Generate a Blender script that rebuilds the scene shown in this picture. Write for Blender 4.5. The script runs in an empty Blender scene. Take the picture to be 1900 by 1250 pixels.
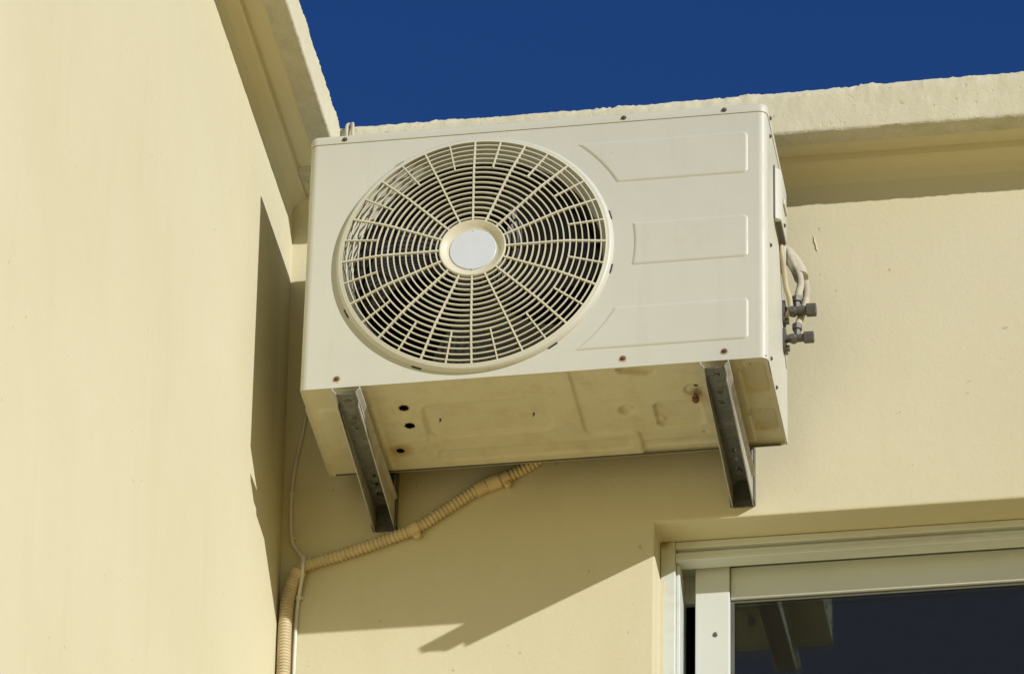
import bpy, bmesh, math, random
from math import sin, cos, pi, radians, sqrt, atan2, hypot
from mathutils import Vector, Matrix, noise
from mathutils.geometry import tessellate_polygon
random.seed(7)
scene = bpy.context.scene
COL = scene.collection

# ------------------------------------------------------------------ camera
cam_d = bpy.data.cameras.new('camera')
cam_d.sensor_width = 36.0
cam_d.lens = 10501.064 / 1900 * 36.0
cam_d.clip_start = 0.1
cam_d.clip_end = 2000
cam = bpy.data.objects.new('camera', cam_d)
COL.objects.link(cam)
cam.location = (1.7512490, -7.8773596, -5.1898447)
cam.rotation_euler = (2.1532491, -0.0200865, 0.1610088)
scene.camera = cam

# ------------------------------------------------------------------ sky, sun, exposure
SUN_DIR = Vector((1.40, -1.0, 0.76)).normalized()          # towards the sun
SUN_EL = math.asin(SUN_DIR.z)
SUN_AZ = atan2(SUN_DIR.x, SUN_DIR.y)                        # clockwise from +Y
world = bpy.data.worlds.new('World')
scene.world = world
world.use_nodes = True
wn = world.node_tree
wn.nodes.clear()
sky = wn.nodes.new('ShaderNodeTexSky')
sky.sky_type = 'NISHITA'
sky.sun_disc = False
sky.sun_elevation = SUN_EL
sky.sun_rotation = SUN_AZ
sky.altitude = 0
sky.air_density = 2.1
sky.dust_density = 0.1
sky.ozone_density = 6.5
bg = wn.nodes.new('ShaderNodeBackground')
bg.inputs['Strength'].default_value = 0.062
wo = wn.nodes.new('ShaderNodeOutputWorld')
hsv = wn.nodes.new('ShaderNodeHueSaturation')               # the deep blue of a polarised film sky
hsv.inputs['Hue'].default_value = 0.535
hsv.inputs['Saturation'].default_value = 1.335
wn.links.new(sky.outputs[0], hsv.inputs['Color'])
wn.links.new(hsv.outputs[0], bg.inputs['Color'])
wn.links.new(bg.outputs[0], wo.inputs['Surface'])
sun_d = bpy.data.lights.new('sun', 'SUN')
sun_d.energy = 4.12
sun_d.angle = radians(0.5)
sun_d.color = (1.0, 0.975, 0.95)
sun = bpy.data.objects.new('sun', sun_d)
COL.objects.link(sun)
sun.rotation_euler = (-SUN_DIR).to_track_quat('-Z', 'Y').to_euler()
sun.location = SUN_DIR * 20
vs = scene.view_settings
vs.view_transform = 'Standard'
vs.look = 'None'
vs.exposure = 0.0
vs.gamma = 1.0
vs.use_curve_mapping = False
try:
    scene.cycles.max_bounces = 14
    scene.cycles.diffuse_bounces = 8
except Exception:
    pass

# ------------------------------------------------------------------ materials
def nn(nt, kind, **kw):
    n = nt.nodes.new(kind)
    for k, v in kw.items():
        if k in n.inputs:
            n.inputs[k].default_value = v
        else:
            setattr(n, k, v)
    return n

def ramp(nt, src, stops):
    r = nt.nodes.new('ShaderNodeValToRGB')
    e = r.color_ramp.elements
    while len(e) < len(stops):
        e.new(0.5)
    for el, (p, c) in zip(e, stops):
        el.position = p
        el.color = (c[0], c[1], c[2], 1) if not isinstance(c, (int, float)) else (c, c, c, 1)
    nt.links.new(src, r.inputs[0])
    return r.outputs[0]

def mixc(nt, fac, a, b, mode='MIX'):
    m = nt.nodes.new('ShaderNodeMix')
    m.data_type = 'RGBA'
    m.blend_type = mode
    for sock, v in ((m.inputs[0], fac), (m.inputs[6], a), (m.inputs[7], b)):
        if hasattr(v, 'is_output'):
            nt.links.new(v, sock)
        elif isinstance(v, (int, float)):
            sock.default_value = v
        else:
            sock.default_value = (v[0], v[1], v[2], 1)
    return m.outputs[2]

def math_n(nt, op, a, b=None, clamp=False):
    m = nt.nodes.new('ShaderNodeMath')
    m.operation = op
    m.use_clamp = clamp
    for i, v in enumerate((a, b)):
        if v is None:
            continue
        if hasattr(v, 'is_output'):
            nt.links.new(v, m.inputs[i])
        else:
            m.inputs[i].default_value = v
    return m.outputs[0]

def new_mat(name, rough=0.6, metal=0.0, spec=0.5):
    m = bpy.data.materials.new(name)
    m.use_nodes = True
    nt = m.node_tree
    b = nt.nodes['Principled BSDF']
    b.inputs['Roughness'].default_value = rough
    b.inputs['Metallic'].default_value = metal
    b.inputs['Specular IOR Level'].default_value = spec
    g = nt.nodes.new('ShaderNodeNewGeometry')
    return m, nt, b, g.outputs['Position']

def noise_n(nt, pos, scale, detail=4, rough=0.55, stretch=None, dist=0.0):
    if stretch:
        mp = nt.nodes.new('ShaderNodeMapping')
        mp.inputs['Scale'].default_value = stretch
        nt.links.new(pos, mp.inputs['Vector'])
        pos = mp.outputs[0]
    n = nt.nodes.new('ShaderNodeTexNoise')
    n.inputs['Scale'].default_value = scale
    n.inputs['Detail'].default_value = detail
    n.inputs['Roughness'].default_value = rough
    n.inputs['Distortion'].default_value = dist
    nt.links.new(pos, n.inputs['Vector'])
    return n.outputs[0]

def bump(nt, b, h, strength, dist, prev=None):
    n = nt.nodes.new('ShaderNodeBump')
    n.inputs['Strength'].default_value = strength
    n.inputs['Distance'].default_value = dist
    nt.links.new(h, n.inputs['Height'])
    if prev is not None:
        nt.links.new(prev, n.inputs['Normal'])
    nt.links.new(n.outputs[0], b.inputs['Normal'])
    return n.outputs[0]

def simple(name, col, rough=0.6, metal=0.0, var=0.12, scale=30, bmp=0.0, bscale=200, spec=0.5):
    m, nt, b, pos = new_mat(name, rough, metal, spec)
    f = noise_n(nt, pos, scale, 5, 0.6)
    dark = tuple(c * (1 - var) for c in col)
    lite = tuple(min(1, c * (1 + var)) for c in col)
    c = ramp(nt, f, [(0.3, dark), (0.7, lite)])
    nt.links.new(c, b.inputs['Base Color'])
    if bmp:
        bump(nt, b, noise_n(nt, pos, bscale, 3), bmp, 0.001)
    return m

def spot(nt, pos, p, r0, r1, wob=0.0, wscale=90):
    """1 inside r0 of the point, 0 beyond r1, with a ragged rim"""
    d = nt.nodes.new('ShaderNodeVectorMath')
    d.operation = 'DISTANCE'
    nt.links.new(pos, d.inputs[0])
    d.inputs[1].default_value = p
    v = d.outputs['Value']
    if wob:
        w = math_n(nt, 'MULTIPLY', math_n(nt, 'SUBTRACT', noise_n(nt, pos, wscale, 3), 0.5), wob)
        v = math_n(nt, 'ADD', v, w)
    mr = nt.nodes.new('ShaderNodeMapRange')
    nt.links.new(v, mr.inputs[0])
    mr.inputs[1].default_value = r1
    mr.inputs[2].default_value = r0
    mr.inputs[3].default_value = 0
    mr.inputs[4].default_value = 1
    return mr.outputs[0]

# --- painted render of the house walls
def make_wall_mat():
    m, nt, b, pos = new_mat('wall_paint', 0.85, 0, 0.2)
    big = noise_n(nt, pos, 1.6, 5, 0.6)
    c = ramp(nt, big, [(0.3, (0.60, 0.557, 0.376)), (0.7, (0.64, 0.60, 0.425))])
    streak = noise_n(nt, pos, 5.0, 5, 0.65, (3.0, 3.0, 0.35))
    c = mixc(nt, math_n(nt, 'MULTIPLY', ramp(nt, streak, [(0.52, 0.0), (0.75, 1.0)]), 0.18), c, (0.54, 0.47, 0.29))
    blot = noise_n(nt, pos, 14, 6, 0.7)
    c = mixc(nt, math_n(nt, 'MULTIPLY', ramp(nt, blot, [(0.58, 0.0), (0.70, 1.0)]), 0.12), c, (0.70, 0.67, 0.52))
    speck = noise_n(nt, pos, 55, 2, 0.5)
    c = mixc(nt, math_n(nt, 'MULTIPLY', ramp(nt, speck, [(0.745, 0.0), (0.78, 1.0)]), 0.5), c, (0.33, 0.27, 0.15))
    nt.links.new(c, b.inputs['Base Color'])
    h1 = noise_n(nt, pos, 160, 4, 0.6)
    p = bump(nt, b, h1, 0.35, 0.0012)
    h2 = noise_n(nt, pos, 28, 3, 0.5)
    p = bump(nt, b, h2, 0.22, 0.002, p)
    h3 = noise_n(nt, pos, 5, 2, 0.5)
    bump(nt, b, h3, 0.20, 0.006, p)
    return m

def make_limewash():
    m, nt, b, pos = new_mat('limewashed_concrete', 0.9, 0, 0.15)
    c = ramp(nt, noise_n(nt, pos, 6, 6, 0.65), [(0.3, (0.59, 0.55, 0.385)), (0.7, (0.67, 0.635, 0.465))])
    pits = noise_n(nt, pos, 85, 3, 0.6)
    c = mixc(nt, math_n(nt, 'MULTIPLY', ramp(nt, pits, [(0.69, 0.0), (0.74, 1.0)]), 0.5), c, (0.33, 0.29, 0.18))
    flake = noise_n(nt, pos, 24, 6, 0.75)
    c = mixc(nt, math_n(nt, 'MULTIPLY', ramp(nt, flake, [(0.58, 0.0), (0.66, 1.0)]), 0.35), c, (0.72, 0.70, 0.58))
    nt.links.new(c, b.inputs['Base Color'])
    p = bump(nt, b, ramp(nt, pits, [(0.62, 1.0), (0.75, 0.0)]), 0.5, 0.0014)
    bump(nt, b, noise_n(nt, pos, 150, 6, 0.7), 0.45, 0.002, p)
    return m

def make_bare_concrete():
    m, nt, b, pos = new_mat('bare_concrete', 0.95, 0, 0.1)
    c = ramp(nt, noise_n(nt, pos, 14, 7, 0.7), [(0.28, (0.46, 0.44, 0.32)), (0.5, (0.58, 0.56, 0.43)), (0.72, (0.66, 0.64, 0.52))])
    c = mixc(nt, math_n(nt, 'MULTIPLY', ramp(nt, noise_n(nt, pos, 60, 3), [(0.64, 0.0), (0.72, 1.0)]), 0.7), c, (0.70, 0.67, 0.52))
    nt.links.new(c, b.inputs['Base Color'])
    bump(nt, b, noise_n(nt, pos, 110, 7, 0.75), 0.9, 0.005)
    return m

# --- enamel of the outdoor unit
def make_enamel(name, base, dirty=0.25):
    m, nt, b, pos = new_mat(name, 0.42, 0, 0.4)
    f = noise_n(nt, pos, 3.0, 5, 0.6)
    c = ramp(nt, f, [(0.3, tuple(x * 0.965 for x in base)), (0.7, tuple(min(1, x * 1.03) for x in base))])
    streak = noise_n(nt, pos, 9, 6, 0.7, (3.5, 3.5, 0.4))
    c = mixc(nt, math_n(nt, 'MULTIPLY', ramp(nt, streak, [(0.53, 0.0), (0.78, 1.0)]), dirty), c, tuple(x * k for x, k in zip(base, (0.80, 0.74, 0.60))))
    speck = noise_n(nt, pos, 130, 2, 0.5)
    c = mixc(nt, math_n(nt, 'MULTIPLY', ramp(nt, speck, [(0.755, 0.0), (0.79, 1.0)]), 0.45), c, (0.28, 0.23, 0.14))
    nt.links.new(c, b.inputs['Base Color'])
    r = ramp(nt, noise_n(nt, pos, 20, 4), [(0.3, 0.36), (0.7, 0.55)])
    nt.links.new(r, b.inputs['Roughness'])
    p = bump(nt, b, noise_n(nt, pos, 7, 2), 0.12, 0.006)
    bump(nt, b, noise_n(nt, pos, 600, 2), 0.05, 0.0005, p)
    return m, nt, b, pos, c

ENAMEL = (0.555, 0.555, 0.475)
M = {}
M['wall'] = make_wall_mat()
M['lime'] = make_limewash()
M['concrete'] = make_bare_concrete()

SCREWS_FRONT = [(.061, .5135), (.552, .5135), (.727, .5135), (.065, .018), (.555, .018), (.727, .018)]
m, nt, b, pos, c = make_enamel('unit_enamel', ENAMEL)
for sx_, sz_ in SCREWS_FRONT[3:]:
    c = mixc(nt, math_n(nt, 'MULTIPLY', spot(nt, pos, (sx_ - .001, 0, sz_ - .0015), .004, .0085, .006, 200), 0.75), c, (0.30, 0.16, 0.07))
for sx_, sz_ in SCREWS_FRONT[:3]:
    c = mixc(nt, math_n(nt, 'MULTIPLY', spot(nt, pos, (sx_, 0, sz_ - .002), .003, .008, .006, 200), 0.45), c, (0.36, 0.28, 0.16))
# ghost of a peeled sticker in the middle of the panel
gh = spot(nt, pos, (.668, -.004, .252), .02, .055, .03, 40)
gh = math_n(nt, 'MULTIPLY', gh, ramp(nt, noise_n(nt, pos, 55, 4, 0.7), [(0.42, 0.0), (0.62, 1.0)]))
c = mixc(nt, math_n(nt, 'MULTIPLY', gh, 0.35), c, (0.53, 0.48, 0.33))
nt.links.new(c, b.inputs['Base Color'])
M['enamel'] = m
M['lid'] = make_enamel('lid_enamel', tuple(x * 1.02 for x in ENAMEL), 0.15)[0]

m, nt, b, pos, c = make_enamel('base_pan_enamel', (0.55, 0.52, 0.37), 0.35)
c = mixc(nt, math_n(nt, 'MULTIPLY', spot(nt, pos, (.137, .214, .004), .012, .027, .014, 120), 0.75), c, (0.36, 0.22, 0.08))
c = mixc(nt, math_n(nt, 'MULTIPLY', spot(nt, pos, (.1665, .081, .004), .009, .0145, .004, 120), 0.5), c, (0.44, 0.28, 0.12))
c = mixc(nt, math_n(nt, 'MULTIPLY', spot(nt, pos, (.168, .131, .004), .009, .0145, .004, 120), 0.5), c, (0.44, 0.28, 0.12))
c = mixc(nt, math_n(nt, 'MULTIPLY', spot(nt, pos, (.664, .107, .003), .006, .014, .010, 150), 0.95), c, (0.17, 0.085, 0.025))
c = mixc(nt, math_n(nt, 'MULTIPLY', spot(nt, pos, (.666, .13, .003), .004, .03, .018, 110), 0.35), c, (0.40, 0.26, 0.12))
edge = math_n(nt, 'MULTIPLY', ramp(nt, noise_n(nt, pos, 26, 6, 0.7), [(0.50, 0.0), (0.70, 1.0)]), 0.38)
c = mixc(nt, edge, c, (0.40, 0.31, 0.16))
nt.links.new(c, b.inputs['Base Color'])
M['pan'] = m

M['grille'] = simple('grille_plastic', (0.60, 0.575, 0.44), 0.5, 0, 0.05, 18, 0.08, 300)
M['badge'] = simple('badge_plastic', (0.60, 0.64, 0.68), 0.35, 0, 0.03, 60)
M['dark_in'] = simple('dark_interior', (0.018, 0.017, 0.014), 0.8, 0, 0.2)
M['fan'] = simple('fan_plastic', (0.035, 0.035, 0.033), 0.5, 0, 0.2)
M['rubber'] = simple('black_rubber', (0.03, 0.03, 0.028), 0.8)
M['valve'] = simple('valve_metal', (0.115, 0.11, 0.095), 0.55, 0.35, 0.2, 120, 0.2, 500)
M['screw'] = simple('screw_steel', (0.14, 0.11, 0.075), 0.6, 0.5, 0.4, 400)
M['rust'] = simple('rusty_steel', (0.16, 0.08, 0.035), 0.85, 0.1, 0.5, 400, 0.5, 700)
M['pipe'] = simple('pipe_lagging', (0.45, 0.415, 0.31), 0.85, 0, 0.15, 60, 0.6, 140)
M['tape'] = simple('pipe_tape', (0.48, 0.44, 0.34), 0.6, 0, 0.12, 50, 0.7, 60)
M['cable'] = simple('cable_sheath', (0.47, 0.41, 0.27), 0.55, 0, 0.12, 50)
M['thin_cable'] = simple('thin_cable_sheath', (0.66, 0.63, 0.55), 0.5, 0, 0.08, 40)
M['hose'] = simple('hose_plastic', (0.53, 0.445, 0.275), 0.7, 0, 0.14, 30, 0.2, 250)
M['hose_fit'] = simple('hose_fitting_plastic', (0.56, 0.45, 0.26), 0.65, 0, 0.12, 40, 0.2, 250)
M['alu'] = simple('white_aluminium', (0.62, 0.655, 0.62), 0.38, 0, 0.035, 5)
m, nt, b, pos = new_mat('frame_aluminium', 0.38)
c = ramp(nt, noise_n(nt, pos, 5, 5, 0.6), [(0.3, (0.60, 0.635, 0.60)), (0.7, (0.645, 0.68, 0.64))])
c = mixc(nt, math_n(nt, 'MULTIPLY', spot(nt, pos, (.566, .42, -.093), .003, .016, .012, 90), 0.85), c, (0.22, 0.13, 0.07))
c = mixc(nt, math_n(nt, 'MULTIPLY', ramp(nt, noise_n(nt, pos, 18, 6, 0.7, (0.25, 1, 1)), [(0.52, 0.0), (0.72, 1.0)]), 0.35), c, (0.42, 0.38, 0.27))
nt.links.new(c, b.inputs['Base Color'])
M['frame'] = m
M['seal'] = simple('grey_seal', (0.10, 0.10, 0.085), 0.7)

def make_galv():
    m, nt, b, pos = new_mat('galvanised_steel', 0.5, 0.55)
    c = ramp(nt, noise_n(nt, pos, 22, 6, 0.7), [(0.3, (0.12, 0.125, 0.11)), (0.55, (0.155, 0.16, 0.142)), (0.75, (0.20, 0.205, 0.185))])
    v = nt.nodes.new('ShaderNodeTexVoronoi')
    v.inputs['Scale'].default_value = 150
    nt.links.new(pos, v.inputs['Vector'])
    bw = nt.nodes.new('ShaderNodeRGBToBW')
    nt.links.new(v.outputs['Color'], bw.inputs[0])
    c = mixc(nt, 0.3, c, bw.outputs[0], 'SOFT_LIGHT')
    c = mixc(nt, math_n(nt, 'MULTIPLY', ramp(nt, noise_n(nt, pos, 45, 5, 0.7), [(0.62, 0.0), (0.72, 1.0)]), 0.4), c, (0.13, 0.095, 0.055))
    nt.links.new(c, b.inputs['Base Color'])
    bump(nt, b, noise_n(nt, pos, 250, 4), 0.15, 0.0006)
    return m
M['galv'] = make_galv()
M['zinc'] = simple('bright_zinc', (0.40, 0.39, 0.345), 0.5, 0.2, 0.18, 60, 0.1, 300)

def make_coil():
    m, nt, b, pos = new_mat('coil_fins', 0.5, 0.4)
    w = nt.nodes.new('ShaderNodeTexWave')
    w.wave_type = 'BANDS'
    w.bands_direction = 'X'
    w.inputs['Scale'].default_value = 130
    nt.links.new(pos, w.inputs['Vector'])
    w2 = nt.nodes.new('ShaderNodeTexWave')
    w2.bands_direction = 'Z'
    w2.inputs['Scale'].default_value = 26
    nt.links.new(pos, w2.inputs['Vector'])
    f = math_n(nt, 'MULTIPLY', w.outputs['Fac'], w2.outputs['Fac'])
    c = ramp(nt, f, [(0.0, (0.02, 0.02, 0.02)), (0.8, (0.10, 0.10, 0.095))])
    nt.links.new(c, b.inputs['Base Color'])
    bump(nt, b, f, 0.6, 0.003)
    return m
M['coil'] = make_coil()

def make_glass():
    m, nt, b, pos = new_mat('window_glass')
    nt.nodes.remove(b)
    out = nt.nodes['Material Output']
    gl = nn(nt, 'ShaderNodeBsdfGlossy')
    gl.inputs['Color'].default_value = (0.82, 0.98, 0.84, 1)
    gl.inputs['Roughness'].default_value = 0.0
    tr = nn(nt, 'ShaderNodeBsdfTransparent')
    tr.inputs['Color'].default_value = (0.55, 0.58, 0.55, 1)
    fr = nn(nt, 'ShaderNodeFresnel')
    fr.inputs['IOR'].default_value = 1.58
    mx = nn(nt, 'ShaderNodeMixShader')
    nt.links.new(fr.outputs[0], mx.inputs[0])
    nt.links.new(tr.outputs[0], mx.inputs[1])
    nt.links.new(gl.outputs[0], mx.inputs[2])
    du = nn(nt, 'ShaderNodeBsdfDiffuse')
    du.inputs['Color'].default_value = (0.6, 0.56, 0.45, 1)
    mx2 = nn(nt, 'ShaderNodeMixShader')
    mx2.inputs[0].default_value = 0.02
    nt.links.new(mx.outputs[0], mx2.inputs[1])
    nt.links.new(du.outputs[0], mx2.inputs[2])
    nt.links.new(mx2.outputs[0], out.inputs['Surface'])
    bp = nn(nt, 'ShaderNodeBump')
    bp.inputs['Strength'].default_value = 0.03
    bp.inputs['Distance'].default_value = 0.01
    nt.links.new(noise_n(nt, pos, 3, 1), bp.inputs['Height'])
    nt.links.new(bp.outputs[0], gl.inputs['Normal'])
    return m
M['glass'] = make_glass()
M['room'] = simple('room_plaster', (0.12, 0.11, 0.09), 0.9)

def make_ground():
    m, nt, b, pos = new_mat('warm_bounce_paving', 0.9, 0, 0.1)
    c = ramp(nt, noise_n(nt, pos, 0.6, 6, 0.6), [(0.3, (0.60, 0.385, 0.055)), (0.7, (0.68, 0.45, 0.085))])  # saturated ochre chosen to bounce warm light into the shade
    br = nt.nodes.new('ShaderNodeTexBrick')
    br.offset = 0.0
    br.inputs['Scale'].default_value = 1.0
    br.inputs['Brick Width'].default_value = 0.5
    br.inputs['Row Height'].default_value = 0.5
    br.inputs['Mortar Size'].default_value = 0.006
    br.inputs['Color1'].default_value = (1, 1, 1, 1)
    br.inputs['Color2'].default_value = (0.9, 0.9, 0.9, 1)
    br.inputs['Mortar'].default_value = (0.55, 0.5, 0.45, 1)
    nt.links.new(pos, br.inputs['Vector'])
    c = mixc(nt, 1.0, c, br.outputs['Color'], 'MULTIPLY')
    nt.links.new(c, b.inputs['Base Color'])
    bump(nt, b, noise_n(nt, pos, 60, 5), 0.3, 0.003)
    return m
M['ground'] = make_ground()

# ------------------------------------------------------------------ mesh helpers
class MB:
    def __init__(self):
        self.v = []
        self.f = []
        self.mi = []
    def add(self, verts, faces, mi=0):
        o = len(self.v)
        self.v += [tuple(p) for p in verts]
        self.f += [tuple(i + o for i in f) for f in faces]
        self.mi += [mi] * len(faces)
    def box(self, x0, x1, y0, y1, z0, z1, mi=0):
        v = [(x, y, z) for x in (x0, x1) for y in (y0, y1) for z in (z0, z1)]
        self.add(v, [(0, 1, 3, 2), (4, 6, 7, 5), (0, 4, 5, 1), (2, 3, 7, 6), (0, 2, 6, 4), (1, 5, 7, 3)], mi)
    def rings(self, rings, closed=True, cap=True, mi=0, loop=False):
        n = len(rings[0])
        v = [p for r in rings for p in r]
        f = []
        R = len(rings)
        for i in range(R if loop else R - 1):
            a, b2 = i * n, ((i + 1) % R) * n
            for j in range(n if closed else n - 1):
                k = (j + 1) % n
                f.append((a + j, a + k, b2 + k, b2 + j))
        if cap and not loop:
            f.append(tuple(range(n))[::-1])
            f.append(tuple((R - 1) * n + j for j in range(n)))
        self.add(v, f, mi)
    def tube(self, path, rad, n=12, mi=0, cap=True):
        P = [Vector(p) for p in path]
        rr = rad if isinstance(rad, (list, tuple)) else [rad] * len(P)
        rings = []
        T = (P[1] - P[0]).normalized()
        up = Vector((0, 0, 1)) if abs(T.z) < 0.9 else Vector((1, 0, 0))
        u = T.cross(up).normalized()
        for i, p in enumerate(P):
            if i == 0:
                t = P[1] - P[0]
            elif i == len(P) - 1:
                t = P[-1] - P[-2]
            else:
                t = (P[i + 1] - P[i]).normalized() + (P[i] - P[i - 1]).normalized()
            t.normalize()
            u = (u - t * u.dot(t)).normalized()
            w = t.cross(u)
            rings.append([p + (u * cos(2 * pi * k / n) + w * sin(2 * pi * k / n)) * rr[i] for k in range(n)])
        self.rings(rings, True, cap, mi)
    def cyl(self, p0, p1, r0, r1=None, n=20, mi=0):
        self.tube([p0, p1], [r0, r0 if r1 is None else r1], n, mi)
    def plate(self, outer, holes, to3, thick, mi=0):
        """flat plate with holes: 2-D loops, to3(u, v, depth)"""
        loops = [outer] + list(holes)
        tri = tessellate_polygon([[Vector((a, b2, 0)) for a, b2 in L] for L in loops])
        flat = [q for L in loops for q in L]
        n = len(flat)
        v = [to3(a, b2, 0) for a, b2 in flat] + [to3(a, b2, thick) for a, b2 in flat]
        f = [tuple(t) for t in tri] + [tuple(i + n for i in reversed(t)) for t in tri]
        o = 0
        for L in loops:
            m_ = len(L)
            for j in range(m_):
                k = (j + 1) % m_
                f.append((o + j, o + k, n + o + k, n + o + j))
            o += m_
        self.add(v, f, mi)
    def build(self, name, mat, parent=None, bevel=0.0, segs=2, smooth=40, label=None):
        root = parent
        while root is not None and root.parent is not None:
            root = root.parent
        off = Vector(root.location) if root is not None else Vector((0, 0, 0))
        me = bpy.data.meshes.new(name)
        me.from_pydata([Vector(p) - off for p in self.v], [], self.f)
        mats = mat if isinstance(mat, (list, tuple)) else [mat]
        for q in mats:
            me.materials.append(q)
        if len(mats) > 1:
            me.polygons.foreach_set('material_index', self.mi)
        bm = bmesh.new()
        bm.from_mesh(me)
        bmesh.ops.recalc_face_normals(bm, faces=bm.faces)
        bm.to_mesh(me)
        bm.free()
        if smooth:
            me.polygons.foreach_set('use_smooth', [True] * len(me.polygons))
            me.set_sharp_from_angle(angle=radians(smooth))
        me.update()
        ob = bpy.data.objects.new(name, me)
        COL.objects.link(ob)
        if parent is not None:
            ob.parent = parent
        if bevel:
            bv = ob.modifiers.new('bevel', 'BEVEL')
            bv.width = bevel
            bv.segments = segs
            bv.limit_method = 'ANGLE'
            bv.angle_limit = radians(40)
        if label:
            ob['label'] = label
        return ob

def thing(name, label, cat, loc, group=None):
    o = bpy.data.objects.new(name, None)
    o.empty_display_size = 0.05
    COL.objects.link(o)
    o.location = loc
    o['label'] = label
    o['category'] = cat
    if group:
        o['group'] = group
    return o

def dup_tree(o, parent=None):
    c = o.copy()
    COL.objects.link(c)
    c.parent = parent
    for ch in list(o.children):
        dup_tree(ch, c)
    return c

def circ(cx, cy, r, n=32, ph=0.0):
    return [(cx + r * cos(2 * pi * k / n + ph), cy + r * sin(2 * pi * k / n + ph)) for k in range(n)]

def rrect(x0, x1, y0, y1, r, n=6):
    out = []
    for cx, cy, a0 in ((x1 - r, y1 - r, 0), (x0 + r, y1 - r, 90), (x0 + r, y0 + r, 180), (x1 - r, y0 + r, 270)):
        for k in range(n + 1):
            a = radians(a0 + 90 * k / n)
            out.append((cx + r * cos(a), cy + r * sin(a)))
    return out

def spline(pts, per=10):
    P = [Vector(p) for p in pts]
    P = [P[0] * 2 - P[1]] + P + [P[-1] * 2 - P[-2]]
    out = []
    for i in range(1, len(P) - 2):
        for k in range(per):
            t = k / per
            a, b2, c, d = P[i - 1], P[i], P[i + 1], P[i + 2]
            out.append(0.5 * ((2 * b2) + (c - a) * t + (2 * a - 5 * b2 + 4 * c - d) * t * t + (3 * b2 - a - 3 * c + d) * t ** 3))
    out.append(P[-2])
    return out

def resample(path, step):
    out = [path[0].copy()]
    acc = 0.0
    for a, b2 in zip(path, path[1:]):
        seg = (b2 - a).length
        if seg < 1e-9:
            continue
        d = step - acc
        while d <= seg:
            out.append(a.lerp(b2, d / seg))
            d += step
        acc = seg - (d - step)
    return out

def round_poly(pts, r, n=6):
    """round the corners of a closed 2-D polygon"""
    out = []
    N = len(pts)
    for i in range(N):
        p = Vector(pts[i]).to_2d()
        a = Vector(pts[i - 1]).to_2d()
        c = Vector(pts[(i + 1) % N]).to_2d()
        u = (a - p).normalized()
        w = (c - p).normalized()
        if u.dot(w) < -0.97:
            out.append(tuple(p))
            continue
        d = min(r, (a - p).length * 0.45, (c - p).length * 0.45)
        q0, q1 = p + u * d, p + w * d
        for k in range(n + 1):
            t = k / n
            out.append(tuple(q0 * (1 - t) ** 2 + p * 2 * t * (1 - t) + q1 * t * t))
    return out

def inset(poly, d):
    out = []
    N = len(poly)
    area = sum(poly[i][0] * poly[(i + 1) % N][1] - poly[(i + 1) % N][0] * poly[i][1] for i in range(N))
    s = 1 if area > 0 else -1
    for i in range(N):
        p = Vector(poly[i]).to_2d()
        a = Vector(poly[i - 1]).to_2d()
        c = Vector(poly[(i + 1) % N]).to_2d()
        e1 = (p - a).normalized()
        e2 = (c - p).normalized()
        n1 = Vector((-e1.y, e1.x)) * s
        n2 = Vector((-e2.y, e2.x)) * s
        b2 = (n1 + n2)
        if b2.length < 1e-6:
            b2 = n1
        b2.normalize()
        out.append(tuple(p + b2 * d / max(0.5, b2.dot(n1))))
    return out

# ------------------------------------------------------------------ sizes shared by everything
W, H, D = 0.80, 0.5243, 0.2786          # outdoor unit; its lower front left corner is the origin
YW = 0.353                              # rear wall plane
GZ = -6.80                              # ground
def XL(z):                              # side wall, very slightly out of plumb
    return -0.0966 - 0.0125 * z

# ------------------------------------------------------------------ ground
g = MB()
N = 96
g.add([(0, 0, GZ)] + [(500 * cos(2 * pi * k / N), 500 * sin(2 * pi * k / N), GZ) for k in range(N)],
      [(0, 1 + k, 1 + (k + 1) % N) for k in range(N)])
go = g.build('ground', M['ground'], smooth=0)
go['kind'] = 'structure'
go['label'] = 'unseen paved ground in front of the house, ochre tuned for warm bounce light'

# ------------------------------------------------------------------ house
house = thing('house', 'cream rendered house with rough concrete cornice and white sliding window', 'house', (0, YW, GZ))
ZT = 0.66
WX0, WX1, WZ0, WZ1 = 0.560, 2.10, -1.30, -0.0905
rw = MB()
rw.plate([(-0.45, GZ), (7.0, GZ), (7.0, ZT), (-0.45, ZT)], [[(WX0, WZ0), (WX1, WZ0), (WX1, WZ1), (WX0, WZ1)]],
         lambda a, c2, d: (a, YW + d, c2), 0.24)
rw.build('wall', M['wall'], house, bevel=0.004, segs=2, smooth=30)
sw = MB()
YF = -6.0
sec = []
for z in (GZ, -3.0, -1.0, 0.0, ZT):
    sec.append([(XL(z), YF, z), (XL(z), YW + 0.05, z), (-0.42, YW + 0.05, z), (-0.42, YF, z)])
sw.rings(sec, True, True)
sw.build('wall', M['wall'], house, smooth=0, label='cream side wall standing at a right angle to the window wall')

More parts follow.
